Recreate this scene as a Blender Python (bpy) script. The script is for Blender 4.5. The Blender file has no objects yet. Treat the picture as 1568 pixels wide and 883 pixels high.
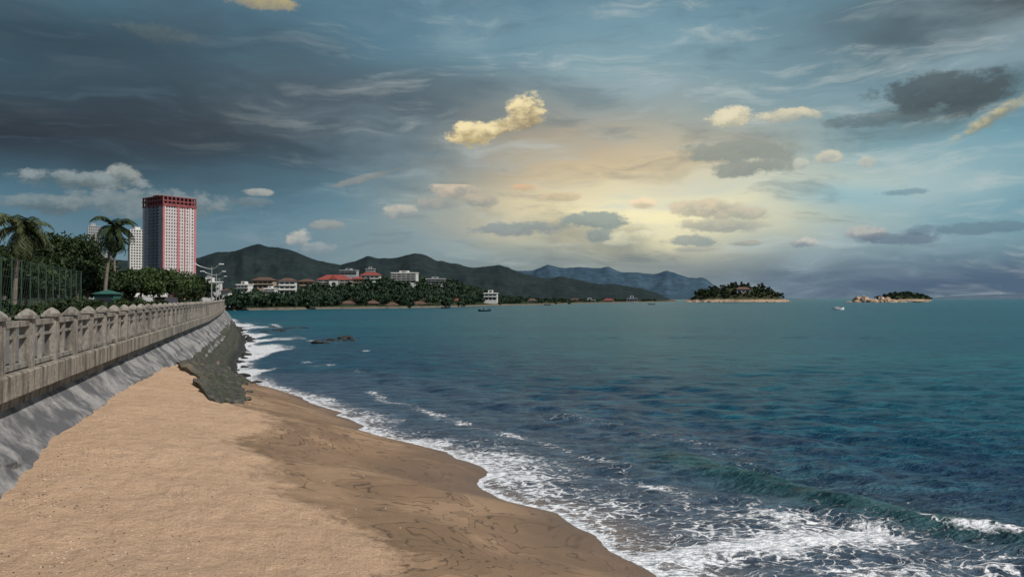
import bpy, bmesh, math, random
import numpy as np
from mathutils import Vector, Matrix
random.seed(7); np.random.seed(7)
R=math.radians
H=4.2      # eye height above sea (m)
P=2.93     # promenade level
F=1220.0
def bx(b,d): return (b-784.0)/F*d          # survey bearing -> metres east at distance d
def hz(y,d): return H+(457.0-y)/F*d        # survey elevation -> metres
col=bpy.context.scene.collection

# ---------------------------------------------------------------- noise
def vnoise(x,y,seed=0):
    xi=np.floor(x).astype(np.int64); yi=np.floor(y).astype(np.int64)
    xf=x-xi; yf=y-yi
    def h(a,b):
        n=(a*374761393+b*668265263+seed*1442695041)&0x7fffffff
        n=((n^(n>>13))*1274126177)&0x7fffffff
        return ((n^(n>>16))&0xffff)/65535.0
    u=xf*xf*(3-2*xf); v=yf*yf*(3-2*yf)
    return (h(xi,yi)*(1-u)+h(xi+1,yi)*u)*(1-v)+(h(xi,yi+1)*(1-u)+h(xi+1,yi+1)*u)*v
def fbm(x,y,o=4,seed=0):
    r=0;a=.5;s=0
    for i in range(o):
        r=r+a*vnoise(x*2**i,y*2**i,seed+i*17); s+=a; a*=.5
    return r/s
def sst(a,b,x):
    t=np.clip((x-a)/(b-a),0,1); return t*t*(3-2*t)

# ---------------------------------------------------------------- node helpers
class NT:
    def __init__(s,nt): s.nt=nt
    def n(s,t,**k):
        nd=s.nt.nodes.new(t)
        for a,b in k.items(): setattr(nd,a,b)
        return nd
    def put(s,sock,v):
        if isinstance(v,bpy.types.NodeSocket): s.nt.links.new(v,sock)
        else: sock.default_value=v
    def m(s,op,a,b=None,c=None,clamp=False):
        nd=s.n('ShaderNodeMath',operation=op); nd.use_clamp=clamp
        s.put(nd.inputs[0],a)
        if b is not None: s.put(nd.inputs[1],b)
        if c is not None: s.put(nd.inputs[2],c)
        return nd.outputs[0]
    def mix(s,f,a,b,bt='MIX'):
        nd=s.n('ShaderNodeMix',data_type='RGBA',blend_type=bt)
        s.put(nd.inputs[0],f)
        s.put(nd.inputs[6],a if not isinstance(a,tuple) else (*a[:3],1))
        s.put(nd.inputs[7],b if not isinstance(b,tuple) else (*b[:3],1))
        return nd.outputs[2]
    def noise(s,vec,scale,detail=4,rough=.55,dist=0):
        nd=s.n('ShaderNodeTexNoise'); 
        if vec is not None: s.put(nd.inputs['Vector'],vec)
        nd.inputs['Scale'].default_value=scale; nd.inputs['Detail'].default_value=detail
        nd.inputs['Roughness'].default_value=rough; nd.inputs['Distortion'].default_value=dist
        return nd.outputs[0]
    def mr(s,v,a,b,c=0.,d=1.,smooth=False):
        nd=s.n('ShaderNodeMapRange'); nd.interpolation_type='SMOOTHSTEP' if smooth else 'LINEAR'
        s.put(nd.inputs[0],v); nd.inputs[1].default_value=a; nd.inputs[2].default_value=b
        nd.inputs[3].default_value=c; nd.inputs[4].default_value=d
        return nd.outputs[0]
    def vmap(s,vec,sc=(1,1,1)):
        nd=s.n('ShaderNodeMapping'); s.put(nd.inputs[0],vec); nd.inputs['Scale'].default_value=sc
        return nd.outputs[0]
    def attr(s,name):
        nd=s.n('ShaderNodeAttribute'); nd.attribute_name=name; return nd.outputs['Fac']
    def bump(s,h,strength,dist=.1,normal=None):
        nd=s.n('ShaderNodeBump'); s.put(nd.inputs['Height'],h)
        nd.inputs['Strength'].default_value=strength; nd.inputs['Distance'].default_value=dist
        if normal is not None: s.put(nd.inputs['Normal'],normal)
        return nd.outputs[0]
def newmat(name):
    m=bpy.data.materials.new(name); m.use_nodes=True
    t=NT(m.node_tree); b=m.node_tree.nodes['Principled BSDF']
    co=t.n('ShaderNodeTexCoord').outputs['Object']
    return m,t,b,co
def simple(name,c,rough=.8,var=.25,scale=3.,bumpd=0,spec=.3,metal=0):
    m,t,b,co=newmat(name)
    f=t.noise(co,scale,4,.6)
    f2=t.mr(f,.3,.7)
    lo=tuple(x*(1-var) for x in c); hi=tuple(min(1,x*(1+var)) for x in c)
    t.put(b.inputs['Base Color'],t.mix(f2,lo,hi))
    b.inputs['Roughness'].default_value=rough; b.inputs['Specular IOR Level'].default_value=spec
    b.inputs['Metallic'].default_value=metal
    if bumpd: t.put(b.inputs['Normal'],t.bump(f,.6,bumpd))
    return m

# ---------------------------------------------------------------- mesh helpers
def mesh_np(name,v,f,mats,attrs={},smooth=False,matidx=None):
    me=bpy.data.meshes.new(name); v=np.asarray(v,dtype=np.float32); f=np.asarray(f,dtype=np.int32)
    nv=len(v); nf,k=f.shape
    me.vertices.add(nv); me.vertices.foreach_set('co',v.ravel())
    me.loops.add(nf*k); me.loops.foreach_set('vertex_index',f.ravel())
    me.polygons.add(nf); me.polygons.foreach_set('loop_start',np.arange(0,nf*k,k,dtype=np.int32))
    if matidx is not None: me.polygons.foreach_set('material_index',np.asarray(matidx,dtype=np.int32))
    me.polygons.foreach_set('use_smooth',np.full(nf,smooth))
    for m in mats: me.materials.append(m)
    for a,val in attrs.items():
        at=me.attributes.new(a,'FLOAT','POINT'); at.data.foreach_set('value',np.asarray(val,dtype=np.float32).ravel())
    me.update(calc_edges=True); me.validate()
    ob=bpy.data.objects.new(name,me); col.objects.link(ob); return ob
def gridfaces(nr,nc):
    i=np.arange(nr*nc).reshape(nr,nc)
    return np.stack([i[:-1,:-1],i[:-1,1:],i[1:,1:],i[1:,:-1]],-1).reshape(-1,4)
class MB:
    def __init__(s): s.v=[];s.f=[];s.mi=[]
    def add(s,vs,fs,mi=0):
        o=len(s.v); s.v+= [tuple(p) for p in vs]; s.f+=[tuple(i+o for i in f) for f in fs]; s.mi+=[mi]*len(fs)
    def box(s,x0,x1,y0,y1,z0,z1,mi=0,M=None,taper=0):
        t=taper
        vs=[(x0,y0,z0),(x1,y0,z0),(x1,y1,z0),(x0,y1,z0),(x0+t,y0+t,z1),(x1-t,y0+t,z1),(x1-t,y1-t,z1),(x0+t,y1-t,z1)]
        if M is not None: vs=[M@Vector(p) for p in vs]
        s.add(vs,[(0,3,2,1),(4,5,6,7),(0,1,5,4),(1,2,6,5),(2,3,7,6),(3,0,4,7)],mi)
    def tube(s,pts,rad,mi=0,n=8):
        pts=[Vector(p) for p in pts]; rings=[]
        for i,p in enumerate(pts):
            a=pts[max(i-1,0)]; b=pts[min(i+1,len(pts)-1)]; d=(b-a).normalized()
            u=d.cross(Vector((0,0,1))) 
            if u.length<1e-3: u=Vector((1,0,0))
            u.normalize(); w=d.cross(u)
            rings.append([p+(u*math.cos(2*math.pi*k/n)+w*math.sin(2*math.pi*k/n))*rad[i] for k in range(n)])
        vs=[q for r in rings for q in r]; fs=[]
        for i in range(len(pts)-1):
            for k in range(n): fs.append((i*n+k,i*n+(k+1)%n,(i+1)*n+(k+1)%n,(i+1)*n+k))
        fs.append(tuple(range(n))[::-1]); fs.append(tuple((len(pts)-1)*n+k for k in range(n)))
        s.add(vs,fs,mi)
    def obj(s,name,mats,loc=(0,0,0),rot=0,smooth=False):
        me=bpy.data.meshes.new(name); me.from_pydata(s.v,[],s.f)
        for m in mats: me.materials.append(m)
        for p,i in zip(me.polygons,s.mi): p.material_index=i; p.use_smooth=smooth
        me.update(); ob=bpy.data.objects.new(name,me); ob.location=loc; ob.rotation_euler[2]=rot
        col.objects.link(ob); return ob

# ================================================================ materials
def leafmat(name,c1,c2,c3):
    m,t,b,co=newmat(name)
    g=t.n('ShaderNodeNewGeometry'); r=g.outputs['Random Per Island']
    cl=t.noise(co,.6,2)
    f=t.m('ADD',t.m('MULTIPLY',r,.6),t.m('MULTIPLY',t.mr(cl,.3,.7),.4))
    c=t.mix(t.mr(f,.0,.55),c1,c2); c=t.mix(t.mr(f,.55,1.),c,c3)
    t.put(b.inputs['Base Color'],c); b.inputs['Roughness'].default_value=.6
    b.inputs['Specular IOR Level'].default_value=.2
    return m
M_leaf=leafmat('leaf_dark',(.009,.018,.007),(.022,.038,.013),(.05,.075,.022))
M_leaf2=leafmat('leaf_mid',(.015,.03,.009),(.035,.06,.018),(.075,.10,.03))
M_far=leafmat('leaf_far',(.010,.024,.015),(.02,.042,.022),(.042,.066,.03))
M_palm=leafmat('palm_leaf',(.02,.03,.012),(.04,.055,.02),(.11,.11,.045))
M_bark=simple('bark',(.14,.12,.10),.9,.4,6,.03)
M_glass=simple('glass_dark',(.03,.035,.045),.2,.3,2)
M_white=simple('white_paint',(.52,.52,.50),.7,.15,.5)
M_grey=simple('grey_render',(.28,.29,.30),.8,.2,.5)
M_red=simple('red_roof',(.22,.05,.04),.8,.3,1.)
M_brown=simple('brown_roof',(.10,.06,.045),.8,.3,1.)
M_metal=simple('grey_metal',(.35,.36,.37),.45,.1,2,metal=.6)
M_green=simple('green_paint',(.025,.05,.035),.6,.2,2)
M_teal=simple('teal_paint',(.03,.10,.08),.6,.2,2)

def concrete(name,base,dark,streak=True,stain=.7):
    m,t,b,co=newmat(name)
    n1=t.noise(co,.9,5,.65); n2=t.noise(co,9,5,.7)
    n3=t.noise(t.vmap(co,(3.,3.,.35)),1.6,4,.65)
    f=t.m('MULTIPLY',t.mr(n3,.44,.64),stain) if streak else t.m('MULTIPLY',t.mr(n1,.45,.58),stain)
    c=t.mix(t.mr(n2,.3,.7),tuple(x*.65 for x in base),tuple(min(1,x*1.3) for x in base))
    c=t.mix(f,c,dark)
    c=t.mix(t.mr(n1,.35,.75,0,.5),c,tuple(x*.5 for x in base))
    t.put(b.inputs['Base Color'],c); b.inputs['Roughness'].default_value=.9
    b.inputs['Specular IOR Level'].default_value=.2
    h=t.m('ADD',n1,t.m('MULTIPLY',n2,.4))
    t.put(b.inputs['Normal'],t.bump(h,.9,.07))
    return m
M_conc=concrete('weathered_concrete',(.29,.26,.215),(.05,.045,.04),True,.9)
M_rail=concrete('rail_concrete',(.27,.25,.22),(.065,.06,.052),True,.8)
M_foot=concrete('render_flare',(.265,.26,.255),(.055,.06,.07),False,.92)

# sand
m,t,b,co=newmat('beach_sand')
wet=t.attr('wet')
nb=t.noise(co,.55,4,.6); nf=t.noise(co,26,5,.75); nm=t.noise(co,3.2,6,.7)
w=t.mr(t.m('ADD',wet,t.m('MULTIPLY',t.m('SUBTRACT',nm,.5),.8)),.36,.64,smooth=True)
dry=t.mix(t.mr(nf,.28,.72),(.37,.245,.155),(.66,.47,.32))
dry=t.mix(t.mr(nb,.35,.7,0,.5),dry,(.41,.275,.175))
dry=t.mix(t.mr(nm,.5,.3,0,.45),dry,(.30,.195,.12))
wetc=t.mix(t.mr(nf,.3,.7),(.235,.155,.095),(.32,.215,.135))
wetc=t.mix(t.mr(nb,.42,.60,0,.85),wetc,(.18,.12,.075))
c=t.mix(w,dry,wetc)
soak=t.attr('soak')
dl=t.noise(co,.34,4,.6,.8)
def band(ctr,wd_):
    return t.mr(t.m('ABSOLUTE',t.m('SUBTRACT',dl,ctr)),.0,wd_,1,0)
lm=t.m('MAXIMUM',t.m('MAXIMUM',band(.5,.009),band(.565,.007)),band(.43,.006))
lm=t.m('MULTIPLY',lm,t.m('MULTIPLY',t.mr(wet,.45,.6),t.mr(nm,.36,.50)))
c=t.mix(t.m('MULTIPLY',t.mr(dl,.5,.52),t.m('MULTIPLY',w,.5)),c,(.15,.10,.062))
c=t.mix(t.m('MULTIPLY',lm,.85),c,(.045,.034,.024))
c=t.mix(soak,c,(.115,.08,.058))
t.put(b.inputs['Base Color'],c)
t.put(b.inputs['Roughness'],t.m('SUBTRACT',.95,t.m('MULTIPLY',soak,.55)))
b.inputs['Specular IOR Level'].default_value=.25
hh=t.m('ADD',nm,t.m('MULTIPLY',nf,.24))
hh=t.m('MULTIPLY',hh,t.mr(wet,.3,.8,1.,.2))
t.put(b.inputs['Normal'],t.bump(hh,1.,.15))
M_sand=m

# sea
m,t,b,co=newmat('sea_water')
foam=t.attr('foam'); shal=t.attr('shallow'); blu=t.attr('blue'); crest=t.attr('crest')
n_big=t.noise(t.vmap(co,(.010,.05,1)),1.,3,.6)
n_mid=t.noise(t.vmap(co,(.65,2.2,1)),1.,4,.72)
n_fin=t.noise(t.vmap(co,(2.6,6.,1)),1.,4,.70)
n_far=t.noise(t.vmap(co,(.12,.75,1)),1.,5,.85)
deep=t.mix(t.mr(n_big,.35,.65),(.003,.055,.092),(.0045,.090,.112))
deep=t.mix(blu,deep,(.004,.028,.072))
deep=t.mix(t.mr(n_mid,.50,.66,0,.7),deep,(.014,.130,.170))  # ripple highlights and shade painted into the water colour, following lines too
deep=t.mix(t.mr(n_mid,.48,.34,0,.75),deep,(.0015,.018,.038))
deep=t.mix(t.mr(n_far,.51,.64,0,.6),deep,(.020,.150,.190))
deep=t.mix(t.mr(n_far,.49,.36,0,.65),deep,(.002,.032,.060))
deep=t.mix(t.mr(n_fin,.57,.72,0,.45),deep,(.05,.19,.23))
nearc=t.mix(t.mr(n_mid,.38,.62),(.018,.036,.066),(.085,.125,.17))  # light and dark sides of near-shore ripples also painted in
nearc=t.mix(t.mr(n_fin,.52,.7,0,.5),nearc,(.16,.2,.24))
c=t.mix(t.mr(shal,.0,.5),deep,nearc)
c=t.mix(t.mr(shal,.55,1.,0,.85),c,(.20,.165,.145))
c=t.mix(crest,c,t.mix(t.mr(n_mid,.38,.62),(.006,.035,.040),(.03,.10,.105)))
vo=t.n('ShaderNodeTexVoronoi',feature='DISTANCE_TO_EDGE')
wv=t.n('ShaderNodeVectorMath',operation='ADD'); 
nz=t.n('ShaderNodeTexNoise'); t.put(nz.inputs['Vector'],co); nz.inputs['Scale'].default_value=1.3; nz.inputs['Detail'].default_value=4
sc=t.n('ShaderNodeVectorMath',operation='SCALE'); t.put(sc.inputs[0],nz.outputs['Color']); sc.inputs['Scale'].default_value=1.5
t.put(wv.inputs[0],co); t.put(wv.inputs[1],sc.outputs[0])
t.put(vo.inputs['Vector'],t.vmap(wv.outputs[0],(1.,2.1,1.))); vo.inputs['Scale'].default_value=1.9
lace=t.mr(vo.outputs['Distance'],.0,.17,1,0)
fn=t.noise(co,6,6,.78)
s1=t.m('ADD',t.m('MULTIPLY',foam,1.6),t.m('MULTIPLY',lace,.5))
s1=t.m('ADD',s1,t.m('MULTIPLY',fn,1.4))
fm=t.mr(t.m('SUBTRACT',s1,1.70),0,.45,0,1,True)
fc=t.mix(t.mr(fn,.38,.62),(.42,.46,.50),(.86,.87,.88))
c=t.mix(fm,c,fc)
t.put(b.inputs['Base Color'],c)
t.put(b.inputs['Roughness'],t.mr(fm,0,1,.28,.9))
b.inputs['IOR'].default_value=1.33
t.put(b.inputs['Specular IOR Level'],t.mr(fm,0,1,.11,.05))
hh=t.m('ADD',t.m('MULTIPLY',n_mid,1.),t.m('MULTIPLY',n_fin,.4))
hh=t.m('ADD',hh,t.m('MULTIPLY',fm,.12))
t.put(b.inputs['Normal'],t.bump(hh,.95,.34))
M_sea=m

def landmat(name,shorec,c1,c2,zs,sc):
    m,t,b,co=newmat(name)
    sep=t.n('ShaderNodeSeparateXYZ'); t.put(sep.inputs[0],co)
    n=t.noise(co,sc,5,.7); n2=t.noise(co,sc*6,5,.7)
    c=t.mix(t.mr(n,.35,.65),c1,c2); c=t.mix(t.mr(n2,.35,.65,0,.6),c,tuple(x*.45 for x in c1))
    z=t.m('ADD',sep.outputs[2],t.m('MULTIPLY',t.m('SUBTRACT',n2,.5),zs*1.2))
    c=t.mix(t.mr(z,zs*.8,zs*1.2),shorec,c)
    t.put(b.inputs['Base Color'],c); b.inputs['Roughness'].default_value=.95; b.inputs['Specular IOR Level'].default_value=.1
    t.put(b.inputs['Normal'],t.bump(n2,.8,2./sc*.02))
    return m
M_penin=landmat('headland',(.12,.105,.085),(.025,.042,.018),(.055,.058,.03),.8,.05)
M_mtn=landmat('mountain_scrub',(.03,.05,.04),(.013,.024,.027),(.025,.038,.038),.01,.006)  # scrub tone shifted blue, aerial haze mixed into the base colour
M_mtn2=landmat('hazed_mountain',(.05,.09,.14),(.032,.068,.105),(.055,.098,.135),.01,.002)  # aerial haze painted in as a bluish base colour
M_haze=landmat('hazy_coast',(.14,.2,.26),(.10,.15,.21),(.12,.17,.23),.01,.001)  # distance haze put into the pale base colour
M_isl=landmat('island_scrub',(.30,.22,.15),(.025,.042,.02),(.06,.055,.028),3.2,.06)
M_rockp=simple('pale_rock',(.36,.26,.18),.9,.5,.35,.4)
M_rockd=simple('dark_wet_rock',(.028,.025,.022),.6,.5,1.5,.1)

# ================================================================ layout curves
wd=np.array([-12,0,12.6,30,60,90,120,160,185.]); wX=np.array([-.5,-4.2,-8.1,-13.5,-22.74,-32.8,-43.2,-57.7,-67.5])
def Xw(d): return np.interp(d,wd,wX)
sd=np.array([-14,0,6,9,11,12.4,13.45,14.7,16.3,17.6,18.6,19.4,21.1,22.8,24.3,25.6,27.3,30.5,34.6,38.5,44,49.7,61.7,81,107,155,185])
sX=np.array([13,8,5.2,3.9,2.75,2.09,1.80,1.16,.21,-.62,-1.0,-.62,-1.5,-2.6,-3.8,-5.0,-5.35,-7.1,-9.5,-12.5,-15.2,-17.2,-20.8,-27,-36.7,-54.6,-66.5])
def Xs(d): return np.interp(d,sd,sX)+.12*np.sin(d*1.7+1)*(d<36)+.06*np.sin(d*4.1)*(d<36)+.5*(fbm(d*.35,d*0,3,6)-.5)+.22*(fbm(d*1.5,d*0,3,16)-.5)*(d<36)
def zwall(d): return np.interp(d,[-10,9,11,15,20,30,34,45],[1.3,1.34,1.42,1.68,1.68,1.64,1.45,1.2])

# ---------------------------------------------------------------- beach
def sandz(x,d):
    xw=Xw(d)+.2; xs=Xs(d); s=(x-xw)/(xs-xw)
    zw=zwall(d)
    z=np.where(s<1, zw*(1-np.clip(s,0,1)**1.15), -.075*(x-xs))
    z=z+.12*(fbm(x*.7,d*.7,3,5)-.5)*np.clip((1-s)*4,0,1)*np.clip(s*6+.3,0,1)
    z=z+.07*(fbm(x*3,d*3,3,9)-.5)*np.clip((.7-s)*4,0,1)
    return z,s
D=np.concatenate([np.linspace(-10,5,30,endpoint=False),np.linspace(5,46,460)])
S=np.concatenate([np.linspace(0,1.25,280),np.linspace(1.27,5,30)])
DD,SS=np.meshgrid(D,S,indexing='ij')
XW=Xw(DD)+.05; XX=XW+(Xs(DD)-XW)*SS
ZZ,s_=sandz(XX,DD)
bd=np.interp(DD,[-10,7,9,11.5,13.5,15.5,17,19,21,23,26,30,36,46],[.6,.62,.60,.52,.46,.38,.37,.46,.44,.36,.34,.28,.2,.2])
bd=bd+.34*(fbm(XX*.45,DD*.45,4,21)-.5)
wet=np.clip(.5+(s_-bd)*2.6,0,1)
soak=np.clip(1-(Xs(DD)-XX)/ (.6+3.2*fbm(XX*.4,DD*.4,3,3)),0,1)**1.1*.9
mesh_np('sand_beach',np.stack([XX,DD,ZZ],-1).reshape(-1,3),gridfaces(*XX.shape),[M_sand],{'wet':wet,'soak':soak},True)

# ---------------------------------------------------------------- sea
dy=np.concatenate([np.arange(1300,420,-6),np.arange(420,60,-1.15),np.arange(60,6,-.6),np.geomspace(6,.28,24)])
rows=H*F/dy
tt=np.concatenate([np.linspace(-1.6,-.68,24,endpoint=False),np.linspace(-.68,.68,620),np.linspace(.70,2.2,30)])
DD,TT=np.meshgrid(rows,tt,indexing='ij'); XX=DD*TT
dd=np.linspace(-14,185,560); line=np.stack([Xs(dd),dd],-1)
near=(DD<170)
off=np.full(DD.shape,200.)
xn=XX[near]; yn=DD[near]; best=np.full(xn.shape,1e9)
for i in range(0,len(line)-1):
    a=line[i]; bb=line[i+1]; e=bb-a; L=e@e
    k=np.clip(((xn-a[0])*e[0]+(yn-a[1])*e[1])/L,0,1)
    best=np.minimum(best,(xn-a[0]-k*e[0])**2+(yn-a[1]-k*e[1])**2)
best=np.sqrt(best); sgn=np.where(xn>Xs(yn),1,-1); off[near]=best*sgn
def pl(poly):
    p=np.array(poly,dtype=float); r=np.full(DD.shape,1e3); q=np.full(xn.shape,1e9); al=np.zeros(xn.shape)
    for i in range(len(p)-1):
        a=p[i]; e=p[i+1]-a; L=e@e
        k=np.clip(((xn-a[0])*e[0]+(yn-a[1])*e[1])/L,0,1)
        ds=(xn-a[0]-k*e[0])**2+(yn-a[1]-k*e[1])**2
        al=np.where(ds<q,(i+k)/(len(p)-1),al); q=np.minimum(q,ds)
    r[near]=np.sqrt(q); A=np.zeros(DD.shape); A[near]=al; return r,A
Z=np.zeros(DD.shape)
sp=np.gradient(rows)[:,None]
rs=np.random.RandomState(3)
for i in range(60):
    lam=float(np.exp(rs.uniform(math.log(.3),math.log(4.0)))); th=R(-128+rs.normal(0,36)); k=2*math.pi/lam
    amp=.0058*lam**.6
    fade=np.clip((lam/np.abs(sp)-2.5)/3,0,1)
    ph=k*(math.cos(th)*XX+math.sin(th)*DD)+rs.uniform(0,6.28)
    w=np.sin(ph); Z+=amp*fade*(w+.35*np.cos(2*ph))
Z*=np.clip((off-.2)/5,0.03,1)
nz1=fbm(XX*.9,DD*.9,4,31); nz2=fbm(XX*.25,DD*.25,3,41); nz3=fbm(XX*2.2,DD*2.2,3,51)
Z+=.05*np.exp(-((off-7.5)/1.0)**2)*(.5+fbm(XX*.2,DD*.2,2,4))*(DD>13)
r1,a1=pl([(2.9,24.4),(4.6,20.4),(6.35,16.9),(7.8,14.8),(9.6,13.2)])
r1=r1+.3*(nz1-.5)
Z+=.13*np.exp(-(r1/.45)**2)*sst(0,.3,a1)
r2,a2=pl([(1.7,12.6),(2.9,13.1),(4.1,13.6),(5.2,13.9),(6.4,14.1),(7.6,13.7)])
r2=r2+.5*(nz1-.5)
Z+=.035*np.exp(-(r2/.3)**2)
foam=np.zeros(DD.shape)
foam=np.maximum(foam,.95*np.exp(-(np.maximum(off,0)/(.18+.45*nz1))**2))
foam=np.maximum(foam,(.68*np.exp(-(np.maximum(off-.3,0)/(1.3+2.8*nz2*sst(34,20,DD)))**2))*(.45+1.1*nz1))
foam=np.maximum(foam,.60*np.exp(-((off-2.2-1.6*nz2)/.55)**2)*(DD>16)*(DD<36)*(.4+1.1*nz1))
foam=np.maximum(foam,.34*np.exp(-((off-5.5-2.*nz2)/1.4)**2)*(DD>14)*(DD<30)*(.4+1.2*nz1))
foam=np.maximum(foam,.60*sst(9,3.,off)*sst(21,15,DD)*(.4+1.15*nz1))
foam=np.maximum(foam,(.75+.4*nz3)*np.exp(-(r2/(.25+.6*nz1))**2)*sst(1.,.85,a2))
foam=np.maximum(foam,.80*np.exp(-((r2-.15)/(1.2))**2)*(.3+1.25*nz1)*sst(1.,.8,a2))
foam=np.maximum(foam,.66*np.exp(-(r1/.35)**2)*sst(.60,.8,a1)*(.4+1.2*nz3))
foam=np.maximum(foam,.50*sst(14.4,12.6,DD)*sst(13,9,XX)*(.35+1.25*nz1))
emb=sst(36,42,DD)*sst(165,120,DD)
foam=np.maximum(foam,emb*1.0*np.exp(-(np.maximum(off,0)/(1.2+4.6*sst(.35,.65,fbm(XX*.3,DD*.12,3,77))))**2)*(.5+1.0*nz1))
foam=np.maximum(foam,emb*.75*np.exp(-((off-6.0)/1.0)**2)*sst(.48,.62,fbm(XX*.25,DD*.1,3,15)))
rw=np.hypot(XX+17.6,(DD-77.)*.6); foam=np.maximum(foam,.50*np.exp(-(rw/2.5)**2)*(.4+nz1))
foam=np.maximum(foam,.9*np.exp(-(((XX+11.7)/.5)**2+((DD-64)/.9)**2)))
foam=np.where(off<-.6,0,np.clip(foam,0,1))
shal=np.clip(1-off/1.3,0,1)*.5+ .5*np.clip(1-off/ (8+8*nz2),0,1)
shal=np.clip(np.where(DD<45,shal+.22*sst(9,4,off)*sst(20,13,DD)*(.5+nz2),shal*.4),0,1)
blue=np.clip(.9*np.exp(-((off-9)/14.)**2)*sst(120,50,DD)*(.6+.8*nz2),0,1)
crest=np.clip(.60*np.exp(-((r1-.1)/.5)**2)*sst(.02,.25,a1)+.28*np.exp(-((r1)/1.6)**2)*sst(.02,.3,a1),0,1)
mesh_np('sea',np.stack([XX,DD,Z],-1).reshape(-1,3),gridfaces(*XX.shape)[:, ::-1],[M_sea],{'foam':foam,'shallow':shal,'blue':blue,'crest':crest},True)

# ---------------------------------------------------------------- seawall
ds=np.concatenate([np.linspace(-11,60,240),np.linspace(61,185,100)])
prof=[(-.62,.0),(-.03,.0),(0,-.03),(0,-.40),(-.03,-.43),(-.25,-.46),(-.27,-.66),(-.14,-.84),(.0,-.97),(.15,-1.1),(.28,-1.23),(.40,-1.35),(.52,-1.48),(.65,-1.62),(.85,-1.9),(1.1,-2.3),(1.3,-3.1)]
g=np.gradient(np.interp(ds,wd,wX),ds); L=np.sqrt(1+g*g); nx=1/L; ny=-g/L
V=[];
for j,(n,z) in enumerate(prof):
    amp=0 if j<6 else min(.18,(j-5)*.045)
    dn=n+amp*(fbm(ds*.9,np.full(ds.shape,j*.7),4,3)-.5)*2
    zz_=z+ (.0 if j in(0,1,2) else .02*(fbm(ds*1.3,np.full(ds.shape,3.),3,5)-.5))
    V.append(np.stack([Xw(ds)+dn*nx,ds+dn*ny,P+zz_+0*ds],-1))
V=np.stack(V,1)
fs=gridfaces(V.shape[0],V.shape[1]); mi=np.where((fs[:,0]%len(prof))>=6,1,0)
mesh_np('concrete_seawall',V.reshape(-1,3),fs,[M_conc,M_foot],{},False,mi)

mb=MB()
def wp(d,n=0):
    x=float(Xw(d)); gg=float((Xw(d+.1)-Xw(d-.1))/.2); l=math.hypot(1,gg)
    return Vector((x+n/l,d-n*gg/l,0)), math.atan2(-gg,1)
posts=[]; d=-9.0+.03
while d<178: posts.append(d); d+=1.70
for i,d in enumerate(posts):
    p,a=wp(d,-.20); M=Matrix.Translation(p+Vector((0,0,P)))@Matrix.Rotation(a,4,'Z')
    w=.105
    mb.box(-w,w,-w,w,0,.90,0,M)
    mb.box(-w-.06,w+.06,-w-.06,w+.06,.90,.96,0,M)
    mb.box(-w-.03,w+.03,-w-.03,w+.03,.96,1.0,0,M,.02)
    mb.box(-w-.01,w+.01,-w-.01,w+.01,1.0,1.05,0,M,.05)
    mb.box(-w+.04,w-.04,-w+.04,w-.04,1.05,1.085,0,M,.045)
    if i+1<len(posts):
        q,_=wp(posts[i+1],-.20); v=q-p; Lg=v.length; a2=math.atan2(-v.x,v.y)
        M=Matrix.Translation(p+Vector((0,0,P)))@Matrix.Rotation(a2,4,'Z')
        y0=w;y1=Lg-w; ym=(y0+y1)/2
        mb.box(-.07,.07,y0,y1,.77,.87,0,M); mb.box(-.03,.03,y0,y1,.56,.61,0,M); mb.box(-.06,.06,y0,y1,.03,.11,0,M)
        mb.box(-.032,.032,ym-.06,ym+.06,.11,.56,0,M)
        mb.box(-.032,.032,ym-.06,ym+.06,.61,.77,0,M)
mb.obj('concrete_balustrade',[M_rail])

# ---------------------------------------------------------------- ground / promenade
m,t,b,co=newmat('paving'); 
br=t.n('ShaderNodeTexBrick'); t.put(br.inputs['Vector'],co); br.inputs['Scale'].default_value=1.2
br.inputs['Color1'].default_value=(.13,.12,.11,1); br.inputs['Color2'].default_value=(.10,.09,.085,1); br.inputs['Mortar'].default_value=(.06,.055,.05,1)
t.put(b.inputs['Base Color'],br.outputs[0]); b.inputs['Roughness'].default_value=.9
M_pave=m
rowsg=np.concatenate([np.linspace(-11,180,90),np.linspace(186,290,12)])
fr=np.array([0,.004,.01,.02,.05,.1,.25,.5,1.])
DD,FF=np.meshgrid(rowsg,fr,indexing='ij')
edge=np.where(DD<=185,Xw(DD)-.6,np.interp(DD,[185,230,290],[-67.5,-84,-118]))
XX=edge-FF*900
mesh_np('ground',np.stack([XX,DD,np.full(XX.shape,P-.01)],-1).reshape(-1,3),gridfaces(*XX.shape)[:,::-1],[simple('park_ground',(.05,.05,.03),.95,.4,.3)])
DD,FF=np.meshgrid(rowsg[:90],np.array([0,1.]),indexing='ij'); XX=Xw(DD)-.6-FF*5.5
mesh_np('promenade_pavement',np.stack([XX,DD,np.full(XX.shape,P-.003)],-1).reshape(-1,3),gridfaces(*XX.shape)[:,::-1],[M_pave])

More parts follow.
